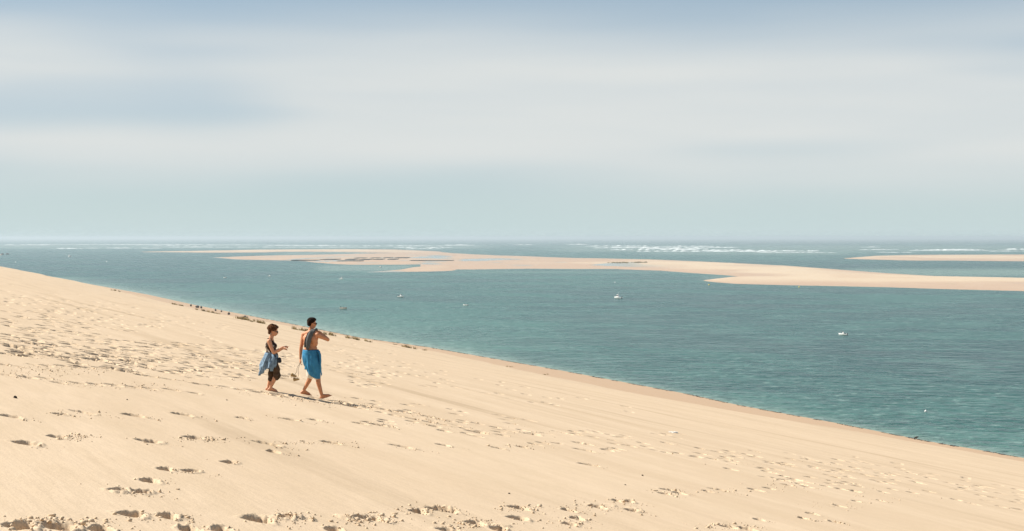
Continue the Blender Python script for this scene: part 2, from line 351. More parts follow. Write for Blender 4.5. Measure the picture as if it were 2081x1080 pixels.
track([(640, 700), (860, 680)], 8, 0)
track([(0, 555), (150, 590), (270, 620)], 12, 0)
# cracked crust heaved up beside the deep prints
for x, y in [(568, 1053), (590, 1050), (618, 1053), (345, 1050), (905, 1035), (1290, 1035), (1240, 1028), (240, 1000), (700, 1052), (1020, 1068)]:
    p = hit(x, y); stamp(p[0], p[1], random.gauss(.2, .5), .22, .16, -random.uniform(.015, .028), 0, .9)

_m = hit(633, 807)
def hiding_berm(x0, y0, x1, y1, h, sg):  # low sand ridge added to hide the walkers' cast shadows from view
    ax, ay = _m[0] + x0, _m[1] + y0; bx_, by_ = _m[0] + x1, _m[1] + y1; r0, r1 = np.searchsorted(yy, [min(ay, by_) - 1, max(ay, by_) + 1]); X = GX[r0:r1]; Y = GY[r0:r1]
    L2 = (bx_ - ax) ** 2 + (by_ - ay) ** 2; f = ((X - ax) * (bx_ - ax) + (Y - ay) * (by_ - ay)) / L2; d = ((X - ax) * (by_ - ay) - (Y - ay) * (bx_ - ax)) / math.sqrt(L2) + .10 * perlin(X / .5, Y / .5)
    GZ[r0:r1] += h * np.exp(-(d / sg) ** 2) * sstep(0, .12, f) * (1 - sstep(.8, 1, f)) * (.75 + .7 * perlin(X / .22, Y / .3))
hiding_berm(.42, -.42, 3.6, -1.25, .05, .16); hiding_berm(-.75, -.40, -.25, -.5, .03, .13)
V = np.stack([GX, GY, GZ], -1).reshape(-1, 3)
dune = link('sand_dune', np_mesh('sand_dune', V, grid_faces(NR, NC)), M_SAND); tag(dune, 'pale sand dune slope with footprints running down to the beach', 'dune', kind='structure')
bx = np.concatenate([np.linspace(-700, -5, 90), np.linspace(-4.75, 6.75, 40), np.linspace(7, 250, 50)]); by = np.concatenate([np.linspace(-250, -6, 40), np.linspace(-5, 7.2, 24)])
HX, HY = np.meshgrid(bx, by); hz = ground(HX, HY) - .003
back = link('sand_slope', np_mesh('sand_slope', np.stack([HX, HY, hz], -1).reshape(-1, 3), grid_faces(len(by), len(bx))), M_SAND); tag(back, 'pale dune sand continuing uphill behind the viewpoint', 'dune', kind='structure')

# crumbs of crusted sand
ico = bmesh.new(); bmesh.ops.create_icosphere(ico, subdivisions=1, radius=1); iv = np.array([v.co[:] for v in ico.verts]); ifc = np.array([[v.index for v in f.verts] for f in ico.faces]); ico.free()
C = np.array(clods); C = C[(C[:, 1] > 6) & (C[:, 1] < 75)]
ri = np.clip(np.searchsorted(yy, C[:, 1]), 0, NR - 1); ci = np.clip(np.searchsorted(uu, C[:, 0] / C[:, 1]), 0, NC - 1)
cz = GZ[ri, ci]
nv = iv[None] * (1 + .32 * rng.standard_normal((len(C), len(iv), 1))) * rng.uniform(.6, 1.25, (len(C), 1, 3)) * C[:, 2][:, None, None]
nv[:, :, 0] *= 1.25; nv += np.stack([C[:, 0], C[:, 1], cz + C[:, 2] * .35], 1)[:, None]
cf = (ifc[None] + (np.arange(len(C)) * len(iv))[:, None, None]).reshape(-1, 3)
crumbs = link('sand_clods', np_mesh('sand_clods', nv.reshape(-1, 3), cf, False), M_SAND, dune); tag(crumbs, 'small crumbs of crusted sand kicked up around the footprints', kind='stuff')

# ------------------------------------------------------------------ sea
wx = np.linspace(-1500, 3600, 380)
wy = np.concatenate([np.geomspace(3.4, 60, 170), np.linspace(60.5, 470, 260), np.linspace(480, 1400, 30)]) + YV
PX, PY = np.meshgrid(wx, wy); WYY = -SEA * F / (PY - YV); WXX = (PX - CX) / F * WYY
def gband(px, py, x0, x1, y0, y1, sx, sy):       # soft-edged shoal outlined on the level sea
    return sstep(x0 - sx, x0 + sx, px) * (1 - sstep(x1 - sx, x1 + sx, px)) * sstep(y0 - sy, y0 + sy, py) * (1 - sstep(y1 - sy, y1 + sy, py))
ss, tt = st(WXX, WYY); dsh = ss - np.interp(tt, _sh[:, 0], _sh[:, 1])
jit = 1 + .5 * perlin(WXX / 90, WYY / 160)
sh_ = (.55 + .35 * sstep(450, 700, WYY)) * np.exp(-np.clip(dsh, 0, None) / 5) * (WYY < 1500) + (.16 + .28 * sstep(420, 800, WYY)) * np.exp(-np.clip(dsh, 0, None) / (34 * jit)) * (WYY < 1800)
sh_ += .20 * np.exp(-np.clip(dsh, 0, None) / 120) * sstep(500, 800, WYY) * (1 - sstep(1500, 2300, WYY))
sh_ += .55 * gband(PX, PY, 640, 850, 539, 552, 30, 4) + .45 * gband(PX, PY, 560, 760, 511, 520, 30, 2) + .55 * gband(PX, PY, 1660, 3000, 546 , 562, 90, 5)
sh_ += .40 * gband(PX, PY, 1300, 1760, 513, 519, 80, 2.5) + .50 * gband(PX, PY, -900, 1000, 497, 506, 60, 2.5) + .45 * gband(PX, PY, 1120, 3000, 499, 513, 60, 3.5)
sh_ += .35 * gband(PX, PY, 900, 1430, 550, 556, 40, 4) + .35 * gband(PX, PY, 1420, 1500, 560, 572, 20, 4)
me = np_mesh('sea', np.stack([WXX, WYY, np.full_like(WXX, SEA)], -1).reshape(-1, 3), grid_faces(*PX.shape)[:, ::-1])
at = me.attributes.new('shallow', 'FLOAT', 'POINT'); at.data.foreach_set('value', np.clip(sh_, 0, 1).astype(np.float32).ravel())
chan = .95 * gband(PX, PY, 1380, 4000, 600, 860, 420, 90) + .75 * gband(PX, PY, -1500, 560, 516, 590, 260, 12) + .5 * gband(PX, PY, 850, 1700, 575, 640, 200, 22) + .9 * gband(PX, PY, 1480, 4000, 531, 548, 220, 6) + .45 * gband(PX, PY, 900, 4000, 484, 497, 100, 4)
me.attributes.new('channel', 'FLOAT', 'POINT').data.foreach_set('value', np.clip(chan, 0, 1).astype(np.float32).ravel())
sea = link('sea', me, M_WATER); tag(sea, 'teal sea channel and open ocean out to the horizon', 'sea', kind='structure')

# ------------------------------------------------------------------ sandbanks
def bank(name, label, near, far, h, nc=160, nr=14, pw=.7, wetness=None):
    nx = np.array(near, float); fx = np.array(far, float); x0 = max(nx[0, 0], fx[0, 0]); x1 = min(nx[-1, 0], fx[-1, 0])
    xs = np.linspace(x0, x1, nc); yn = np.interp(xs, nx[:, 0], nx[:, 1]); yf = np.interp(xs, fx[:, 0], fx[:, 1])
    yn = yn + .35 * perlin(xs / 14, xs * 0 + 3) ; yf = yf + .25 * perlin(xs / 17, xs * 0 + 8)
    v = np.linspace(0, 1, nr)[:, None]; Yn = -SEA * F / (yn - YV); Yf = -SEA * F / (yf - YV); Yg = Yn + (Yf - Yn) * v; Xg = (xs - CX)[None] / F * Yg
    prof = np.sin(np.pi * np.clip(v, 0, 1)) ** pw; endf = np.sin(np.pi * np.clip((xs - x0) / (x1 - x0), .0, 1)) ** .35 if x1 < 2300 else np.clip((xs - x0) / 60, 0, 1) ** .5
    hh = h * (.30 + .70 * sstep(1150, 1420, xs)) if name == 'sandbank' and x1 > 2300 and x0 < 1000 else h
    Z = SEA - .25 + (hh * prof * (.75 + .9 * perlin(Xg / 130, Yg / 260)) + .35 * prof) * endf[None]
    V_ = v + 0 * xs[None]; nz = perlin(Xg / 160, Yg / 420 + 2) + .5 * perlin(Xg / 50, Yg / 150)
    left = 1 - sstep(1180, 1400, xs)[None] if x1 > 2300 and x0 < 1000 else (wetness if wetness is not None else 0)
    damp = np.clip(np.exp(-V_ / (.09 + .08 * sstep(-.2, .3, nz))) * 1.0 + np.exp(-(1 - V_) / .04) * .6 + left * sstep(-.15, .25, nz + .55 - V_) * .6 + .25 * sstep(.05, .3, nz), 0, 1)
    pool = np.clip(left * sstep(.10, .22, perlin(Xg / 130 + 5, Yg / 260 + 9)) * sstep(.05, .2, V_) * (1 - sstep(.55, .75, V_)), 0, 1) + 0 * V_
    me = np_mesh(name, np.stack([Xg, Yg, Z], -1).reshape(-1, 3), grid_faces(nr, nc))
    for an, av in (('damp', damp), ('pool', pool)): me.attributes.new(an, 'FLOAT', 'POINT').data.foreach_set('value', np.ascontiguousarray(av, np.float32).ravel())
    o = link(name, me, M_BANK); tag(o, label, 'sandbank', kind='structure'); return o
bank('sandbank', 'long pale sandbank across the channel',
     [(835, 546), (860, 552), (900, 552.5), (1000, 550.5), (1100, 549.5), (1250, 549), (1340, 551), (1420, 557), (1488, 562), (1560, 570), (1700, 577), (2081, 580), (2500, 588)],
     [(835, 511), (900, 512.5), (975, 517), (1175, 524), (1315, 527), (1420, 531), (1600, 540), (1800, 555), (1900, 561), (2081, 565), (2500, 571)], 2.2, 420, 30)
bank('sandbank', 'curved sand spit of the long bank', [(1428, 571), (1450, 574), (1500, 578), (1600, 581.5), (1700, 583.5), (1800, 585.5), (1900, 588.5), (2081, 593), (2500, 603)],
     [(1428, 570), (1488, 562.5), (1560, 557), (1700, 554), (1900, 566), (2081, 572), (2500, 580)], 1.6, 200, 16)
bank('sandbank', 'narrow sand tongue beside the shallow bay', [(742, 554.2), (820, 553.5), (880, 552.8), (930, 552)], [(742, 553.6), (780, 551), (815, 548), (840, 543), (930, 535)], .9, 90, 14, .7, .8)
bank('sandbank', 'low sand flat holding the oyster beds', [(425, 524.5), (480, 528), (580, 530.5), (620, 532), (640, 535), (680, 538.5), (720, 540.2), (780, 540.5), (840, 542), (920, 545)],
     [(425, 523.6), (520, 520), (580, 518.6), (640, 517.6), (740, 515), (840, 513), (920, 514)], .9, 240, 24, .7, .9)
bank('sandbank', 'thin outermost strip of sand near the breakers', [(285, 512.6), (400, 514), (520, 514), (580, 512.4), (700, 513), (800, 515), (900, 518)],
     [(285, 512), (400, 510), (520, 507.5), (700, 506.5), (800, 507), (900, 511)], 2.0, 150, 10)
bank('sandbank', 'distant sandbank in front of the breakers beyond the dark channel', [(1712, 526), (1750, 527.5), (1850, 530.5), (2081, 532), (2600, 532)],
     [(1712, 525.4), (1780, 520), (1850, 518), (2081, 517), (2600, 516)], 1.6, 120, 10)
p = sea_point(6, 518); bank('sandbank', 'tip of a far sand point with dark rocks', [(-160, 521), (-60, 520.5), (6, 519)], [(-160, 514), (-60, 515), (6, 518)], 2.0, 40, 8)

# ------------------------------------------------------------------ breakers
bv, bf = [], []
def breaker(x0, x1, y, th, seed, gap=.25):
    n = max(4, int((x1 - x0) / 3)); xs = np.linspace(x0, x1, n); Y = -SEA * F / (y - YV) * (1 + .006 * perlin(xs / 25 + seed, xs * 0)); base = len(bv)
    h = th * Y / F * np.clip(.35 + 1.5 * (perlin(xs / 9 + seed * 3, xs * 0 + seed) + gap) , .0, 1.3) * np.sin(np.pi * np.linspace(0.02, .98, n)) ** .4
    X = (xs - CX) / F * Y
    for i in range(n):
        for dy, k in ((-3.0, -.1), (-1.2, .7), (0, 1), (2.5, -.1)): bv.append((X[i], Y[i] + dy * h[i] * 1.5, SEA + h[i] * k - (.6 if k < 0 else .15)))
    for i in range(n - 1):
        for k in range(3): a = base + i * 4 + k; bf.append((a, a + 4, a + 5, a + 1))
bl = [(-60, 110, 498.5, 1.6), (50, 330, 497.5, 1.2), (98, 170, 506, 2.2), (170, 330, 505, 1.6), (230, 450, 498, 1.6), (300, 440, 500.5, 1.4), (330, 470, 503, 1.5), (420, 560, 498.5, 1.5), (540, 620, 499.5, 2), (440, 640, 503, 1.2), (600, 720, 500, 2.2), (620, 760, 503, 1.4),
      (720, 920, 500.5, 1.8), (800, 920, 504, 2.2), (820, 900, 506.5, 1.8), (900, 965, 499, 2), (1040, 1082, 498, 1.2), (1150, 1200, 497.6, 1.4), (1190, 1330, 501, 2.2), (1200, 1420, 504.5, 2.2), (1240, 1440, 508.5, 2.6), (1330, 1460, 501.5, 2), (1290, 1500, 511.5, 2.2),
      (1300, 1440, 506, 2), (1400, 1500, 504, 2), (1420, 1560, 509.5, 2.4), (1440, 1580, 512, 2), (1500, 1650, 511, 2.4), (1530, 1700, 514, 1.4), (1640, 1665, 511, 2.6), (1750, 1790, 503, 1.6), (1745, 1830, 508, 1.4), (1780, 1860, 513.5, 1.2), (1845, 2010, 509.5, 2.6), (1900, 2000, 507.5, 1.6),
      (2028, 2200, 507.5, 2.8), (2000, 2200, 511, 1.8)]
for i, (a, b, c, d) in enumerate(bl): breaker(a, b, c, d * (.75 if a < 1000 else .9), i * 1.7 + .3)
surf = link('surf_foam', np_mesh('surf_foam', np.array(bv), np.array(bf)), M_FOAM); tag(surf, 'white foam of breakers on the outer shoals', 'surf', kind='stuff')

# ------------------------------------------------------------------ mesh builders
def bm_mesh(name, bm, sm=True):
    bmesh.ops.recalc_face_normals(bm, faces=bm.faces); me = bpy.data.meshes.new(name); bm.to_mesh(me); bm.free()
    if sm: smooth(me)
    return me
def ball(bm, c, r, seg=16):
    r = (r, r, r) if isinstance(r, (int, float)) else r
    bmesh.ops.create_uvsphere(bm, u_segments=seg, v_segments=seg // 2 + 2, radius=1, matrix=Matrix.Translation(c) @ Matrix.Diagonal((*r, 1)))
def limb(bm, p0, r0, p1, r1, seg=14):
    p0, p1 = Vector(p0), Vector(p1); d = p1 - p0; ball(bm, p0, r0, seg); ball(bm, p1, r1, seg)
    m = Matrix.Translation((p0 + p1) / 2) @ d.to_track_quat('Z', 'Y').to_matrix().to_4x4()
    bmesh.ops.create_cone(bm, cap_ends=True, segments=seg, radius1=r0, radius2=r1, depth=d.length, matrix=m)
def chain(bm, pts):
    for (a, ra), (b, rb) in zip(pts, pts[1:]): limb(bm, a, ra, b, rb)
def remesh(name, bm, voxel, smooth_it=6, fac=.5):
    me = bpy.data.meshes.new('tmp'); bm.to_mesh(me); bm.free(); o = bpy.data.objects.new('tmp', me); COL.objects.link(o)
    r = o.modifiers.new('r', 'REMESH'); r.mode = 'VOXEL'; r.voxel_size = voxel
    s = o.modifiers.new('s', 'SMOOTH'); s.iterations = smooth_it; s.factor = fac
    dg = bpy.context.evaluated_depsgraph_get(); m2 = bpy.data.meshes.new_from_object(o.evaluated_get(dg)); m2.name = name
    bpy.data.objects.remove(o); bpy.data.meshes.remove(me); return smooth(m2)
def cloth_ring(name, rings, n=72, folds=None, thick=.006, wrap=True):
    # rings: list of (cx, cy, z, rx, ry); folds(angle, level) -> (radial, dz)
    m = len(rings); vv = []
    for j, (cx, cy, cz, rx, ry) in enumerate(rings):
        for i in range(n):
            a = 2 * math.pi * i / n; rad, dz = folds(a, j / (m - 1)) if folds else (0, 0)
            vv.append((cx + (rx + rad) * math.cos(a), cy + (ry + rad) * math.sin(a), cz + dz))
    ff = [(j * n + i, j * n + (i + 1) % n, (j + 1) * n + (i + 1) % n, (j + 1) * n + i) for j in range(m - 1) for i in range(n)]
    me = np_mesh(name, np.array(vv), np.array(ff)); return me
def solidify(o, t):
    s = o.modifiers.new('thickness', 'SOLIDIFY'); s.thickness = t; s.offset = 1; return o
def hand(bm, wrist, dirv, palm_n, size=1.0, curl=.5, point=False, thumb_side=1):
    d = Vector(dirv).normalized(); nrm = Vector(palm_n).normalized(); side = d.cross(nrm).normalized(); w0 = Vector(wrist); s = size
    c = w0 + d * .045 * s
    for k in (-1.2, 0, 1.2): limb(bm, w0 + d * .012 * s + side * .010 * k * s, .016 * s, w0 + d * .085 * s + side * .021 * k * s, .014 * s, 10)
    for i, (off, ln) in enumerate(((-.030, .070), (-.010, .080), (.010, .075), (.029, .058))):
        b = w0 + d * .088 * s + side * off * s * thumb_side * -1; cu = .08 if (point and i == 0) else curl * (1.6 if point else 1)
        p = b; dirn = d.copy()
        for seg, f in enumerate((.45, .32, .23)):
            dirn = (Matrix.Rotation(cu * (0.55 if seg == 0 else .9), 3, side) @ dirn) if cu else dirn
            q = p + dirn * ln * f * s; limb(bm, p, (.0092 - .0008 * seg) * s, q, (.0086 - .0008 * seg) * s, 8); p = q
    tb = w0 + d * .03 * s + side * .026 * s * thumb_side; tm = tb + (d * .6 + side * .7 * thumb_side + nrm * .15).normalized() * .04 * s; te = tm + (d * .9 + side * .15 * thumb_side + nrm * .2).normalized() * .032 * s
    limb(bm, tb, .013 * s, tm, .0105 * s, 8); limb(bm, tm, .0105 * s, te, .0088 * s, 8)
def head(bm, c, fwd, s=1.0, tilt=0.0):
    f = Vector((fwd[0], fwd[1], 0)).normalized(); f = (f + Vector((0, 0, tilt))).normalized(); r = f.cross(Vector((0, 0, 1))).normalized(); u = r.cross(f).normalized(); c = Vector(c)
    def P(a, b, d): return c + f * a * s + r * b * s + u * d * s
    def el(a, b, d, rf, rr, ru):
        m = Matrix((f, r, u)).transposed().to_4x4(); m.translation = P(a, b, d)
        bmesh.ops.create_uvsphere(bm, u_segments=18, v_segments=12, radius=1, matrix=m @ Matrix.Diagonal((rf * s, rr * s, ru * s, 1)))
    el(-.012, 0, .030, .096, .076, .088); el(.022, 0, -.045, .066, .058, .070); el(.050, 0, -.088, .030, .034, .024)    # skull, jaw, chin
    el(.082, 0, .004, .016, .050, .012); el(.098, 0, -.030, .016, .013, .026); el(.084, 0, -.066, .014, .024, .009); el(.082, 0, -.078, .012, .020, .008)   # brow, nose, lips
    for q in (-1, 1): el(-.004, .076 * q, -.018, .020, .009, .032); el(.062, .040 * q, -.035, .026, .020, .020)
    return P
def foot(bm, ankle, fwd, ln=.25, pitch=0.0, s=1.0):
    a = Vector(ankle); f = (Vector((fwd[0], fwd[1], 0)).normalized() + Vector((0, 0, pitch))).normalized(); r = f.cross(Vector((0, 0, 1))).normalized(); u = r.cross(f)
    heel = a - f * .045 * s - u * .055 * s; ballp = a + f * (ln * .58) - u * .068 * s; toe = a + f * (ln * .76) - u * .072 * s
    limb(bm, heel, .032 * s, a - u * .01, .037 * s); limb(bm, a - u * .005, .036 * s, ballp + u * .016, .026 * s); limb(bm, heel, .028 * s, ballp, .022 * s)
    for k, l in ((-.030, .86), (-.012, .95), (.004, .97), (.018, .98), (.034, 1.0)): limb(bm, ballp + r * k * 0.8, .018 * s, toe + r * k + f * (l - .96) * .10, .0115 * s, 8)
def shades(parent, P, s):
    b = bmesh.new()
    for q in (-1, 1):
        for k in np.linspace(-.5, .5, 3): ball(b, P(.094 - .010 * abs(k), (.033 + .018 * k) * q, -.010), (.012 * s, .018 * s, .021 * s), 10)
        limb(b, P(.088, .058 * q, -.004), .0045, P(-.002, .084 * q, -.002), .004, 8)
    limb(b, P(.103, -.016, -.004), .004, P(.103, .016, -.004), .004, 8)
    return link('sunglasses', bm_mesh('sunglasses', b), M_BLACK, parent)

# ------------------------------------------------------------------ the man
gm = hit(633, 807); man = empty('person', gm); tag(man, 'shirtless person in a blue wrap and white shorts, grey towel over one shoulder', 'person', 'couple walking down the dune')
def gz(x, y, root): return float(ground(root[0] + x, root[1] + y) - root[2])
b = bmesh.new(); PEL = Vector((-.02, .03, .93))
ball(b, (-.02, .03, .95), (.165, .125, .12)); ball(b, (-.02, .035, 1.08), (.150, .110, .12)); ball(b, (-.025, .05, 1.22), (.168, .118, .14)); ball(b, (-.03, .055, 1.32), (.180, .118, .12))
limb(b, (-.16, .135, 1.415), .058, (-.03, .06, 1.455), .070); limb(b, (.10, -.02, 1.415), .060, (-.03, .06, 1.455), .070)      # shoulder girdle
ball(b, (-.10, -.02, 1.30), (.075, .060, .10)); ball(b, (.06, -.06, 1.30), (.075, .060, .10))                                        # shoulder blades
limb(b, (-.03, .06, 1.44), .062, (-.015, .085, 1.56), .056)
HP = head(b, (-.005, .095, 1.665), (.80, .60), 1.06, -.05)
chain(b, [((-.195, .145, 1.405), .058), ((-.225, .130, 1.26), .048), ((-.250, .105, 1.12), .040)]); chain(b, [((-.250, .105, 1.12), .041), ((-.258, .112, 1.04), .040), ((-.272, .135, .865), .026)])
hand(b, (-.272, .135, .865), (-.05, .05, -1), (.9, .3, 0), 1.05, .5, False, 1)
chain(b, [((.140, -.045, 1.405), .062), ((.245, .030, 1.355), .052), ((.355, .115, 1.290), .042)]); chain(b, [((.355, .115, 1.290), .043), ((.30, .098, 1.345), .043), ((.165, .045, 1.475), .028)])
hand(b, (.165, .045, 1.475), (-1, -.35, .22), (-.1, -.1, -1), 1.05, .55, False, -1)
gR, gL = gz(.26, .0, gm), gz(-.17, .09, gm)
chain(b, [((.060, -.01, .90), .086), ((.105, .01, .70), .073), ((.150, .025, .50 + gR * .5), .055)]); chain(b, [((.150, .025, .50 + gR * .5), .055), ((.155, .0, .37 + gR * .8), .056), ((.235, .005, .085 + gR), .035)])
foot(b, (.235, .005, .085 + gR), (.95, .30), .26, .32)
chain(b, [((-.10, .09, .90), .088), ((-.055, .10, .70), .075), ((-.015, .11, .51), .056)]); chain(b, [((-.015, .11, .51), .056), ((-.065, .10, .37), .055), ((-.185, .085, .120 + gL), .034)])
foot(b, (-.185, .085, .110 + gL), (.85, .5), .25, -.22)
link('body', remesh('body', b, .0075, 5), M_SKIN_M, man)
b = bmesh.new()
for dx, dd, du, rr in ((-.022, 0, .046, (.094, .082, .084)), (-.042, 0, .012, (.068, .072, .066)), (.010, 0, .078, (.085, .072, .050)), (-.060, .0, -.030, (.030, .050, .036)), (.045, 0, .075, (.045, .060, .035))): ball(b, HP(dx, dd, du), tuple(.99 * q for q in (max(rr[0], rr[1]) * .98, max(rr[0], rr[1]) * .98, rr[2])), 20)
hm = remesh('hair', b, .008, 3)
_hn = perlin(np.array([v.co.x * 70 + v.co.z * 40 for v in hm.vertices]), np.array([v.co.y * 70 - v.co.z * 55 for v in hm.vertices]))
for v, q in zip(hm.vertices, _hn): v.co += v.normal * (.007 * q + .003 * random.random())
link('hair', hm, M_HAIR_D, man); shades(man, HP, 1.05)
b = bmesh.new(); chain(b, [((.105, .0, .70), .090), ((.128, .015, .47), .092)]); chain(b, [((-.055, .10, .70), .088), ((-.035, .105, .48), .092)])
sh = remesh('shorts', b, .012, 4)
link('shorts', sh, M_WHITE, man)
def wrap_folds(a, v):
    f = (.016 * v * math.sin(5 * a + 5 * v) + .009 * v * math.sin(3 * a - 6 * v)) + .007 * math.sin(7 * a - 14 * v) * (v > .1) + .010 * v * math.sin(9 * a - 2.2 * v + 1) + .006 * math.sin(17 * a + 5 * v) * v + (.006 * math.sin(60 * v) if v < .22 else 0)
    dzz = -.155 * v * max(0, math.cos(a + .75)) + .06 * v * max(0, math.cos(a - 2.6)); return f, dzz
wr = cloth_ring('wrap', [(-.02 + .062 * v ** 1.2, .03 + .0 * v, 1.07 - .50 * v, .178 + .034 * math.sin(math.pi * min(v * 1.1, 1)) - .006 * v, .150 + .055 * math.sin(math.pi * min(v * .9, 1)) + .012 * v) for v in np.linspace(0, 1, 26)], 96, wrap_folds)
wro = solidify(link('wrap', wr, M_BLUE, man), .007); wro['label'] = 'bright blue cloth wrapped around the hips'
def ribbon(name, path, wds, thick, n=14, wave=.0):
    # a draped strip: path of points with (across, normal) frames, elliptical section
    vv, ff = [], []; m = len(path)
    P_ = [Vector(p) for p in path]
    for j in range(m):
        tg = (P_[min(j + 1, m - 1)] - P_[max(j - 1, 0)]).normalized(); ac = wds[j][1]; ac = Vector(ac); ac = (ac - tg * ac.dot(tg)).normalized(); nn = tg.cross(ac)
        for i in range(n):
            a = 2 * math.pi * i / n; vv.append(P_[j] + ac * math.cos(a) * wds[j][0] * (1 + wave * math.sin(3 * a + j)) + nn * math.sin(a) * thick * (1 + .5 * math.sin(2 * a + j * .7)))
    for j in range(m - 1):
        for i in range(n): ff.append((j * n + i, j * n + (i + 1) % n, (j + 1) * n + (i + 1) % n, (j + 1) * n + i))
    bb = bmesh.new(); q = [bb.verts.new(v) for v in vv]
    for f in ff: bb.faces.new([q[i] for i in f])
    bb.faces.new(q[:n][::-1]); bb.faces.new(q[-n:])
    return bm_mesh(name, bb)
tailp = [(.125, -.06, 1.05), (.175, -.07, 1.03), (.205, -.06, .95), (.21, -.05, .84), (.205, -.045, .73), (.20, -.04, .63)]
to = link('wrap_tail', ribbon('wrap_tail', tailp, [(w_, (0, 1, .2)) for w_ in (.02, .05, .07, .08, .075, .045)], .022, 14, .12), M_BLUE, man)
# grey towel slung over his shoulder: a thing of its own
towel_p = [(.09, .135, 1.33), (.10, .13, 1.43), (.075, .07, 1.52), (.045, -.01, 1.515), (.005, -.075, 1.455), (-.03, -.115, 1.36), (-.055, -.120, 1.25), (-.07, -.115, 1.15), (-.075, -.105, 1.085)]
tw = empty('towel', gm); tag(tw, 'rolled grey towel hanging over the shirtless person\'s shoulder', 'towel')
link('roll', ribbon('roll', towel_p, [(w_, (1, .3, .3)) for w_ in (.035, .055, .05, .05, .055, .058, .056, .05, .03)], .034, 16, .08), M_GREY, tw)
link('fold', ribbon('fold', [(x - .05, y + .012, z_ - .02) for x, y, z_ in towel_p[3:8]], [(w_, (1, .3, .3)) for w_ in (.03, .045, .05, .048, .03)], .026, 14, .1), mat('shaded_grey_towelling', (.045, .042, .04), .95, .1, (60, .3, .005)), tw)  # darker copy of the towelling, underside shade put into its colour
# tan shoes dangling on their laces from his hand
for i, (sx_, sz_, rot) in enumerate(((-.425, .475, .15), (-.370, .385, -.25))):
    so = empty('shoe', gm + np.array([sx_, .13, sz_])); tag(so, ['upper tan leather shoe dangling by its laces from the shirtless person\'s hand', 'lower tan leather shoe dangling beneath the other one'][i], 'shoe', 'pair of carried shoes')
    b = bmesh.new(); limb(b, (-.07, 0, .0), .042, (.02, 0, .0), .040); limb(b, (.02, 0, -.008), .040, (.085, 0, -.016), .036); limb(b, (-.075, 0, .03), .036, (-.045, 0, .045), .036)
    me = remesh('upper', b, .008, 3); me.transform(Matrix.Scale(.62, 4) @ Matrix.Rotation(rot, 4, 'Y')); link('upper', me, M_TAN, so)
    b = bmesh.new(); 
    for k in np.linspace(-.095, .105, 9): ball(b, (k, 0, -.045), (.024, .040 + .006 * math.sin(k * 20), .010), 12)
    me = remesh('sole', b, .007, 2); me.transform(Matrix.Scale(.62, 4) @ Matrix.Rotation(rot, 4, 'Y')); link('sole', me, mat('pale_sole%d' % i, (.42, .33, .2), .8, .2), so)
    b = bmesh.new(); st0 = Vector((.03, 0, .02)); en = Vector((-.285 - sx_, 0, .76 - sz_))
    for k in range(6): limb(b, st0.lerp(en, k / 6) + Vector((.012 * math.sin(k * 1.3), .01 * math.cos(k), 0)) * (k > 0), .004, st0.lerp(en, (k + 1) / 6) + Vector((.012 * math.sin(k * 1.3 + 1.3), .01 * math.cos(k + 1), 0)) * (k < 5), .004, 6)
    link('lace', bm_mesh('lace', b), M_BROWN, so)

# ------------------------------------------------------------------ the woman
gw = hit(551, 795); wom = empty('person', gw); tag(wom, 'person in sunglasses and a printed sleeveless top pointing ahead, denim shirt tied at the waist', 'person', 'couple walking down the dune')
b = bmesh.new()
ball(b, (.02, 0, .76), (.125, .155, .11)); ball(b, (.0, 0, .88), (.100, .128, .11)); ball(b, (-.012, 0, 1.00), (.108, .142, .12)); ball(b, (.055, 0, 1.00), (.065, .115, .065)); limb(b, (-.025, -.12, 1.12), .048, (-.02, .12, 1.12), .048)
limb(b, (-.015, 0, 1.12), .058, (.018, 0, 1.235), .047); WP = head(b, (.055, 0, 1.335), (.97, .22), .98, -.18)
chain(b, [((-.015, -.155, 1.115), .050), ((.03, -.165, .985), .043), ((.085, -.175, .865), .036)]); chain(b, [((.085, -.175, .865), .037), ((.15, -.165, .90), .036), ((.285, -.130, .985), .023)])
hand(b, (.285, -.130, .985), (.95, .15, .18), (0, .15, -1), .92, .9, True, -1)
chain(b, [((-.015, .155, 1.115), .050), ((.02, .175, .99), .043), ((.06, .180, .87), .036)]); chain(b, [((.06, .180, .87), .037), ((.13, .15, .88), .036), ((.235, .09, .93), .023)])
hand(b, (.235, .09, .93), (.9, -.35, .1), (0, -.5, -1), .9, .7, False, 1)
r1, r2 = gz(.02, -.08, gw), gz(-.07, .09, gw)
chain(b, [((.03, -.075, .74), .086), ((.10, -.08, .56), .072), ((.150, -.08, .385), .052)]); chain(b, [((.150, -.08, .385), .052), ((.095, -.08, .29), .052), ((.0, -.075, .085 + r1), .031)])
foot(b, (.0, -.075, .075 + r1), (.97, .15), .215, -.12, .88)
chain(b, [((.02, .08, .74), .086), ((.02, .085, .56), .072), ((-.005, .085, .39), .052)]); chain(b, [((-.005, .085, .39), .052), ((-.025, .085, .29), .051), ((-.075, .085, .085 + r2), .031)])
foot(b, (-.075, .085, .075 + r2), (.97, .15), .21, -.1, .88)
link('body', remesh('body', b, .007, 5), M_SKIN_W, wom)
b = bmesh.new()
for i in range(46):
    a = random.uniform(0, 2 * math.pi); e = random.uniform(-.25, 1.3); d = Vector((math.cos(a) * math.cos(e), math.sin(a) * math.cos(e), math.sin(e)))
    if d.x > .55 and d.z < .45: continue
    ball(b, WP(-.030 + d.x * .090, d.y * .082, .042 + d.z * .085), random.uniform(.022, .040), 10)
ball(b, WP(-.02, 0, .045), (.09, .085, .085)); ball(b, WP(-.075, 0, -.01), (.045, .06, .05)); ball(b, WP(.06, 0, .095), (.035, .05, .03)); ball(b, WP(-.085, 0, -.055), (.03, .05, .035))
hw = remesh('hair', b, .007, 1); _hn = perlin(np.array([v.co.x * 60 + v.co.z * 30 for v in hw.vertices]), np.array([v.co.y * 60 - v.co.z * 45 for v in hw.vertices]))
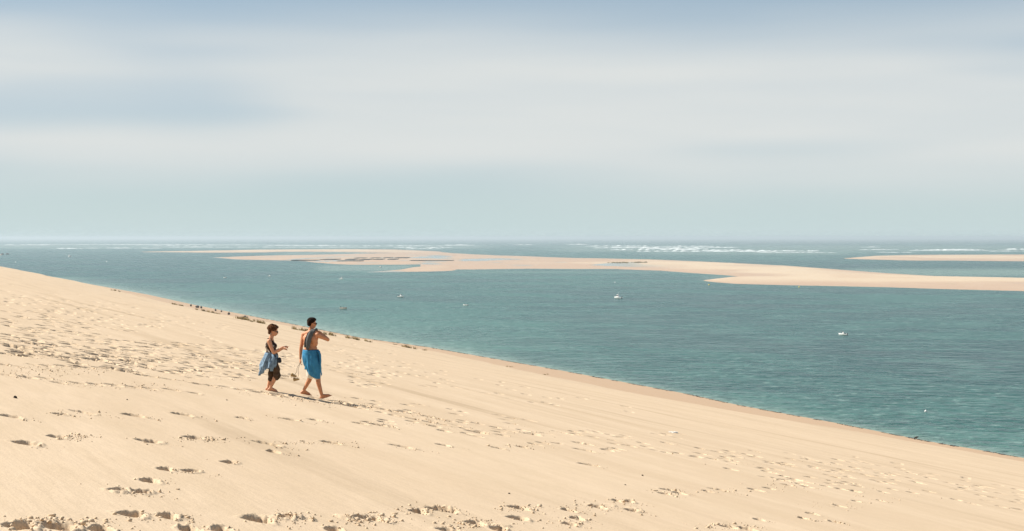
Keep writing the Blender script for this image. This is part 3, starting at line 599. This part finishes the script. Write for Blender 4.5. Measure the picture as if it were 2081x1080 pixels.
for v, q in zip(hw.vertices, _hn): v.co += v.normal * (.014 * q + .003 * random.random())
link('hair', hw, M_HAIR_B, wom); shades(wom, WP, .98)
b = bmesh.new(); ball(b, (.0, 0, .87), (.112, .140, .10)); ball(b, (-.012, 0, 1.00), (.120, .150, .12)); ball(b, (.060, 0, 1.00), (.072, .122, .072)); ball(b, (-.02, -.07, 1.10), (.068, .050, .058)); ball(b, (-.02, .07, 1.10), (.068, .050, .058)); ball(b, (-.02, 0, 1.10), (.072, .09, .05))
link('sleeveless_top', remesh('sleeveless_top', b, .009, 5), M_PRINT, wom)
b = bmesh.new(); limb(b, (-.065, -.05, 1.165), .013, (-.065, .05, 1.165), .013); limb(b, (-.065, -.05, 1.165), .013, (.01, -.055, 1.16), .013); limb(b, (-.065, .05, 1.165), .013, (.01, .055, 1.16), .013)
link('collar', remesh('collar', b, .006, 2), M_BROWN, wom)
b = bmesh.new(); ball(b, (.02, 0, .76), (.145, .172, .13)); chain(b, [((.03, -.075, .74), .104), ((.10, -.08, .56), .092), ((.150, -.08, .37), .078)]); chain(b, [((.150, -.08, .37), .078), ((.135, -.08, .31), .074)])
chain(b, [((.02, .08, .74), .104), ((.02, .085, .56), .090), ((-.005, .085, .37), .076)]); chain(b, [((-.005, .085, .37), .076), ((-.018, .085, .27), .072)])
pm = remesh('cropped_trousers', b, .010, 4)
for v in pm.vertices: v.co += v.normal * .008 * math.sin(v.co.z * 38 + 6 * v.co.x)
link('cropped_trousers', pm, M_BROWN, wom)
shirt = empty('denim_shirt', gw); tag(shirt, 'washed blue denim shirt knotted around the waist of the person in sunglasses', 'shirt')
def dfold(a, v): return (.032 * v * math.sin(6 * a + 4 * v) + .022 * v * math.sin(11 * a - 3 * v) + .006 * math.sin(23 * a + 9 * v)), -.10 * v * max(0, math.cos(a - 3.5)) + .05 * v * math.sin(3 * a)
ds = cloth_ring('shirt_body', [(.0 - .055 * v, 0, .86 - .36 * v, .128 + .075 * min(1, v * 1.6), .158 + .055 * min(1, v * 1.6)) for v in np.linspace(0, 1, 22)], 84, dfold)
bmx = bmesh.new(); bmx.from_mesh(ds); bmesh.ops.delete(bmx, geom=[f for f in bmx.faces if f.calc_center_median().x > .085 and f.calc_center_median().z < .80], context='FACES'); bmx.to_mesh(ds); bmx.free(); smooth(ds)
solidify(link('shirt_body', ds, M_DENIM, shirt), .008)
for sy, pts in ((-1, [(.06, -.165, .83), (.085, -.185, .75), (.055, -.20, .65), (.05, -.20, .54), (.04, -.195, .46)]), (1, [(.10, -.13, .83), (.15, -.13, .78), (.12, -.165, .69), (.11, -.17, .60), (.10, -.17, .54)])):
    link('sleeve', ribbon('sleeve', pts, [(w_, (1, 0, .2)) for w_ in (.025, .036, .040, .042, .034)], .022, 12, .15), M_DENIM, shirt)
pouch = empty('pouch', gw); tag(pouch, 'small dark pouch at the hip of the person in sunglasses', 'bag')
b = bmesh.new(); 
for k in (0, .05): limb(b, (.155 + k, -.13, .72), .040, (.165 + k, -.13, .675), .042)
link('pouch_body', remesh('pouch_body', b, .009, 4), M_NAVY, pouch)
b = bmesh.new(); limb(b, (.11, -.135, .80), .010, (.165, -.13, .75), .010); limb(b, (.155, -.172, .735), .009, (.215, -.172, .735), .009); link('flap', remesh('flap', b, .006, 2), M_NAVY, pouch)

# ------------------------------------------------------------------ boats and buoys
def hull_mesh(Lh, W, H, n=12):
    vv = []
    for i in range(n + 1):
        l = i / n; wd = W / 2 * (1 - max(0, (l - .35) / .65) ** 2.4) * (.90 + .10 * min(1, l * 4)); zs = H * (.75 + .35 * l * l); zk = -.25 * H + .45 * H * max(0, l - .7) / .3
        x = (l - .5) * Lh
        for y, zz in ((-wd, zs), (-wd * .86, zs * .35), (0, zk), (wd * .86, zs * .35), (wd, zs), (wd * .86, zs * .93), (-wd * .86, zs * .93)): vv.append((x, y, zz))
    b = bmesh.new(); q = [b.verts.new(v) for v in vv]; m = 7
    for i in range(n):
        for k in range(m): b.faces.new((q[i * m + k], q[i * m + (k + 1) % m], q[(i + 1) * m + (k + 1) % m], q[(i + 1) * m + k]))
    b.faces.new(q[:m]); b.faces.new(q[-m:][::-1]); return bm_mesh('hull', b, False)
def boxm(name, c, d, taper=(1, 1)):
    b = bmesh.new(); bmesh.ops.create_cube(b, size=1)
    for v in b.verts:
        k = taper if v.co.z > 0 else (1, 1); v.co = Vector((c[0] + v.co.x * d[0] * k[0], c[1] + v.co.y * d[1] * k[1], c[2] + v.co.z * d[2]))
    bmesh.ops.bevel(b, geom=b.edges[:], offset=min(d) * .12, segments=2, affect='EDGES'); return bm_mesh(name, b, False)
def boat(px, py, Lh, rz, label, kind, hm_=None):
    p = sea_point(px, py); o = empty('motorboat' if kind != 'dinghy' else 'dinghy', p); o.rotation_euler.z = rz; tag(o, label, 'boat', 'boats on the channel')
    W = Lh * .36; H = Lh * .19; link('hull', hull_mesh(Lh, W, H), hm_ or M_HULL, o)
    if kind == 'cabin':
        link('cabin', boxm('cabin', (Lh * .02, 0, H * 1.45), (Lh * .34, W * .62, H * 1.3), (.8, .85)), M_HULL, o)
        for sy in (-1, 1): link('window', boxm('window', (Lh * .02, sy * W * .295, H * 1.60), (Lh * .24, .05, H * .5), (.9, 1)), M_GLASS, o)
        link('windscreen', boxm('windscreen', (Lh * .175, 0, H * 1.62), (.05, W * .48, H * .5), (1, .9)), M_GLASS, o)
        b = bmesh.new(); limb(b, (-Lh * .05, 0, H * 2), .03, (-Lh * .07, 0, H * 3.6), .015, 8); link('mast', bm_mesh('mast', b), M_HULL, o)
    elif kind == 'open':
        link('console', boxm('console', (-Lh * .04, 0, H * 1.25), (Lh * .16, W * .4, H * 1.0), (.7, .9)), M_HULL, o); link('windscreen', boxm('windscreen', (Lh * .05, 0, H * 1.85), (.05, W * .36, H * .4), (1, .8)), M_GLASS, o)
        link('seat', boxm('seat', (-Lh * .24, 0, H * .98), (Lh * .1, W * .6, H * .35)), M_GREYHULL, o)
    else:
        for k in (-.2, .08): link('thwart', boxm('thwart', (Lh * k, 0, H * .92), (Lh * .07, W * .78, H * .12)), M_WOOD, o)
        link('bow_cover', boxm('bow_cover', (Lh * .28, 0, H * .98), (Lh * .24, W * .5, H * .3), (.7, .6)), M_GREYHULL if hm_ is not M_GREYHULL else M_HULL, o)
    link('outboard', boxm('outboard', (-Lh * .53, 0, H * .75), (Lh * .06, W * .16, H * 1.3), (.9, .9)), M_BLACK, o); return o
boat(1256, 607, 7.8, math.radians(135), 'white cabin motorboat with a dark window and thin mast', 'cabin')
boat(1713, 681.5, 5.0, math.radians(135), 'white open boat with a dark waterline lying nearest the dune beach', 'open')
boat(815, 604.5, 7.0, math.radians(-46), 'white open boat with a raised console in mid channel', 'open')
boat(946, 621.5, 5.0, math.radians(134), 'small dinghy, white at one end and dark grey at the other', 'dinghy')
boat(699, 628.5, 7.0, math.radians(-45), 'low cream flat boat with an outboard', 'dinghy', M_CREAM)
boat(694, 568.5, 7.2, math.radians(-48), 'small white cabin boat with pale wake streak', 'cabin')
boat(548, 562.3, 6, math.radians(-48), 'tiny bright white open boat off the sand spit', 'open')
boat(457, 565.4, 6.2, math.radians(132), 'tiny white dinghy moored alone off the crest of the dune', 'dinghy')
boat(141, 522.5, 14, math.radians(135), 'white motorboat speeding past the far point', 'cabin')
boat(773, 544.3, 6.5, math.radians(-40), 'white boat anchored in the shallow bay of the sandbank', 'cabin')
boat(325, 514, 8.0, math.radians(-45), 'far white boat by the outer sand strip', 'cabin')
def buoy(px, py, r, m, label):
    p = sea_point(px, py); o = empty('buoy', p); tag(o, label, 'buoy', 'mooring buoys'); b = bmesh.new(); ball(b, (0, 0, r * .35), (r, r, r * .85), 16); link('float', bm_mesh('float', b), m, o)
    b = bmesh.new(); limb(b, (0, 0, r), r * .16, (0, 0, r * 1.55), r * .12, 8); ball(b, (0, 0, r * 1.6), r * .22, 8); link('lifting_eye', bm_mesh('lifting_eye', b), m, o)
buoy(1881, 837, .34, M_HULL, 'white round buoy floating close to the dune beach')
buoy(32, 534, 1.3, M_HULL, 'white buoy off the far end of the dune crest'); buoy(217, 533, 1.3, M_HULL, 'white buoy in open water beyond the far dune slope')
buoy(1441, 580, .9, M_YEL, 'yellow buoy off the tip of the sand spit'); buoy(1624, 584.5, .9, M_YEL, 'yellow buoy along the straight edge of the sand spit'); buoy(1250, 575, .8, M_HULL, 'small white buoy between the cabin motorboat and the long bank')

# oyster beds on the flat
def oyster(x0, x1, y, dpx, label):
    a = sea_point(x0, y + dpx / 2); c = sea_point(x1, y + dpx / 2); Y0 = a[1]; Y1 = sea_point(x0, y - dpx / 2)[1]; o = empty('oyster_bed', ((a[0] + c[0]) / 2, (Y0 + Y1) / 2, SEA)); tag(o, label, 'oyster bed', 'oyster beds')
    W = c[0] - a[0]; D = Y1 - Y0; n = 5
    for k in range(n): link('rack', boxm('rack', (random.uniform(-.03, .03) * W, D * ((k + .5) / n - .5), .9), (W * random.uniform(.9, 1), D / n * .7, 1.5)), M_OYSTER, o)
_ord = ('first', 'second', 'third', 'fourth', 'fifth')
for k, q in enumerate([(718, 741, 525.6, 1.1), (750, 769, 525.4, 1.1), (777, 794, 525.0, 1.1), (800, 828, 525.0, 1.2)]): oyster(*q, 'dark oyster bed, %s of four in the seaward row from the flat\'s pointed tip' % _ord[k])
for k, q in enumerate([(649, 683, 528.5, 1.4), (699, 721, 528.4, 1.5), (729, 751, 528.4, 1.5), (759, 777, 528.1, 1.3), (787, 805, 528.1, 1.2)]): oyster(*q, 'dark oyster bed, %s of five in the middle row from the flat\'s pointed tip' % _ord[k])
oyster(683, 736, 531.6, 1.0, 'long single oyster bed landward of the middle row'); oyster(590, 645, 530.2, .8, 'thin dark oyster bed along the water edge of the flat\'s tip'); oyster(832, 920, 530.8, .7, 'thinnest dark strip standing in for channel water, reaching towards the long pale sandbank')  # the last two are dark channel water, built from rack boxes

# ------------------------------------------------------------------ grass, rocks, seaweed, litter on the sand
def grass_clump(px, py, wpx, n, label, hgt=.6, grp='dry grass along the dune edge', at_=None):
    c = hit(px, py) if at_ is None else at_; wd = wpx * c[1] / F; vv, ff = [], []
    o = empty('dune_grass', c); tag(o, label, 'grass', grp)
    tufts = [(random.gauss(0, wd / 3.6), random.gauss(0, wd / 3.), random.uniform(.5, 1.3)) for _ in range(max(3, n // 20))]
    for _ in range(n):
        q_ = random.choice(tufts); x = q_[0] + random.gauss(0, .16 * max(1, wd / 6)); y = q_[1] + random.gauss(0, .2 * max(1, wd / 6))
        z0 = float(ground(c[0] + x, c[1] + y)) - c[2] - .03 if at_ is None else -.2; h = hgt * q_[2] * random.uniform(.45, 1.2); a = random.uniform(0, 6.28); ln = random.uniform(.2, .8) * h; bw = random.uniform(.012, .022) * max(1, c[1] / 130); i = len(vv)
        dx, dy = math.cos(a), math.sin(a); sxx, syy = -dy * bw, dx * bw
        for f, k, ww in ((0, 0, 1), (.55, .3, .8), (1, 1, .15)): vv += [(x + dx * ln * k - sxx * ww, y + dy * ln * k - syy * ww, z0 + h * f * (1 - .25 * k)), (x + dx * ln * k + sxx * ww, y + dy * ln * k + syy * ww, z0 + h * f * (1 - .25 * k))]
        ff += [(i, i + 1, i + 3, i + 2), (i + 2, i + 3, i + 5, i + 4)]
    link('blades', np_mesh('blades', np.array(vv), np.array(ff), False), M_GRASS, o)
for a in [(140, 568, 14, 60, 'tiny tuft of dry grass on the bare far dune crest'), (238, 592, 24, 120, 'thin line of dry grass low on the far crest'), (358, 620, 26, 200, 'short strip of brown grass before the row of rocks'), (425, 634.5, 50, 380, 'long band of dry golden grass below the dark rocks'),
          (495, 650, 38, 420, 'large straw-coloured grass clump with bare roots'), (528, 657, 22, 260, 'dark rounded grass tuft at the end of the large clump'), (612, 672, 30, 260, 'dry grass between the two walkers'), (672, 682, 24, 260, 'dark grass tuft beyond the elbow of the shirtless person'),
          (715, 689, 46, 300, 'sparse creeping grass beside the elbow tuft'), (803, 701, 20, 130, 'small sparse tuft further down the edge'), (833, 708, 24, 170, 'dark stalky tuft lying at the dune edge'), (865, 713, 8, 30, 'last lone sprig of grass along the dune edge'), (1035, 746, 14, 40, 'wisp of dry grass on the lower dune edge'), (1110, 762, 16, 40, 'wisp of dry stalks near the damp beach')]: grass_clump(*a)
for x, y, wpx in ((1262, 534.5, 40), (1305, 534, 28)):
    p = sea_point(x, y, -48.4); grass_clump(x, y, wpx, 700, 'low olive scrub patch, %s' % ('the longer of two on the sandbank' if x < 1300 else 'the shorter of two on the sandbank'), 2.2, 'scrub on the sandbank', p)
def rock(px, py, wd, hg, label, z=-49.8, m=None, name='rock'):
    p = sea_point(px, py, z); b = bmesh.new(); bmesh.ops.create_icosphere(b, subdivisions=3, radius=1); sd_ = random.random() * 50
    for v in b.verts:
        k = 1 + .35 * float(perlin(np.array([v.co.x * 1.7 + sd_]), np.array([v.co.y * 1.7 + v.co.z * 1.3]))[0]); v.co = Vector((v.co.x * wd / 2 * k, v.co.y * wd / 2 * k, v.co.z * hg * .6 * k + hg * .25))
    o = link(name, bm_mesh(name, b, False), m or M_ROCK); o.location = p; tag(o, label, name, 'dark rocks at the water edge'); return o
for k, (x, y, wd, hg) in enumerate(((388, 622, 1.3, 1.4), (401, 625, 2.6, 1.5), (409, 626, 1.4, 1.4), (438, 631.5, 1.3, 1.2), (450, 633.5, 1.2, .9), (465, 639, 1.6, 1.4), (498, 645, 1.8, 1.2), (503, 646, .9, .9))):
    rock(x, y, wd, hg, 'dark rock at the water edge, %s in the row from the far dune crest' % ('first', 'second', 'third', 'fourth', 'fifth', 'sixth', 'seventh', 'eighth')[k], -49.3)
rock(5, 518, 8, 5, 'dark rock on the near side of the far sand point'); rock(15, 517.5, 9, 4.5, 'larger dark rock at the tip of the far sand point')
dw = empty('driftwood', sea_point(1862, 891.5, -49.9)); tag(dw, 'black driftwood stump at the waterline with a stub branch', 'driftwood')
b = bmesh.new(); limb(b, (-.5, 0, .1), .12, (.05, .1, .30), .20); limb(b, (.05, .1, .30), .20, (.55, .0, .36), .10); limb(b, (0, 0, .25), .13, (-.02, -.1, -.12), .10); limb(b, (.1, .05, .35), .09, (.25, 0, .58), .05); link('trunk', remesh('trunk', b, .03, 2), M_WOOD, dw)
# strand line of seaweed, doubling as the thin dark wave shadow at the water's edge
tvals = np.arange(236, 900, .12); keep = perlin(tvals / 9, tvals * 0 + 2) + .25 * perlin(tvals / 2.5, tvals * 0) > -.05; tv = tvals[keep]; k = len(tv)
sv = np.interp(tv, _sh[:, 0], _sh[:, 1]) + rng.normal(0, .35, k) - .5; px_ = NS[0] * sv - NS[1] * tv; py_ = NS[1] * sv + NS[0] * tv
sz_ = np.minimum(.26, .04 + rng.exponential(.05, k)); wvx = iv[None] * (1 + .25 * rng.standard_normal((k, len(iv), 1))) * np.stack([sz_ * 1.5, sz_ * 1.5, sz_ * .28], 1)[:, None] + np.stack([px_, py_, ground(px_, py_) + .04], 1)[:, None]
weed = link('seaweed', np_mesh('seaweed', wvx.reshape(-1, 3), (ifc[None] + (np.arange(k) * len(iv))[:, None, None]).reshape(-1, 3), False), M_WEED); tag(weed, 'dark strand line of washed-up seaweed and wave shadow along the waterline', 'seaweed', kind='stuff')
def near_z(p): return GZ[min(np.searchsorted(yy, p[1]), NR - 1), min(np.searchsorted(uu, p[0] / p[1]), NC - 1)]
for x, y, r, lb in ((28, 809, .022, 'dark pine cone lying alone on smooth sand near the uphill side'), (257, 813, .012, 'small dark cone above the row of straight footprints'), (461, 814, .014, 'small dark cone on smooth sand behind the person in sunglasses'), (1304, 967, .018, 'dark cone on the bare sand patch, the larger of two'), (1270, 986, .014, 'dark flat cone beneath the larger one on bare sand'), (1034, 1004, .012, 'dark cone fragment in the middle of the smooth foreground sand')):
    p = hit(x, y); b = bmesh.new()
    for k_ in range(7):
        for j in range(7): a = j * .9 + k_ * .45; rr = r * math.sin(.5 + k_ * .36); ball(b, (math.cos(a) * rr, math.sin(a) * rr, r * (.3 + .22 * k_)), r * .3, 6)
    ball(b, (0, 0, r), (r * .8, r * .8, r * .9), 8); o = link('pine_cone', bm_mesh('pine_cone', b), M_WOOD); o.location = (p[0], p[1], near_z(p) - .004); o.rotation_euler = (1.2, 0, random.random() * 6); tag(o, lb, 'pine cone', 'cones on the sand')
p = hit(1368, 880); b = bmesh.new()
for k_ in range(5): ball(b, (.07 * k_ - .14, .02 * math.sin(k_ * 2), .03 + .015 * math.sin(k_ * 3)), (.06, .05, .03), 8)
o = link('paper_scrap', remesh('paper_scrap', b, .02, 1), M_HULL); o.location = (p[0], p[1], near_z(p)); tag(o, 'crumpled white scrap of paper on the sand slope', 'litter')

# ------------------------------------------------------------------ sea air
b = bmesh.new(); bmesh.ops.create_cube(b, size=1)
for v in b.verts: v.co = Vector((v.co.x * 130000, v.co.y * 100000, -62 if v.co.z < 0 else 14))
hz_ = link('haze', bm_mesh('haze', b, False)); tag(hz_, 'thin pale sea haze over the water', 'haze', kind='stuff')
hmt = bpy.data.materials.new('sea_haze'); hmt.use_nodes = True; nt = hmt.node_tree; nt.nodes.remove(nt.nodes['Principled BSDF'])
pv = nt.nodes.new('ShaderNodeVolumePrincipled'); pv.inputs['Color'].default_value = (.80, .92, .97, 1); pv.inputs['Density'].default_value = 8e-5; pv.inputs['Anisotropy'].default_value = .2
nt.links.new(pv.outputs[0], nt.nodes['Material Output'].inputs['Volume']); hz_.data.materials.append(hmt)
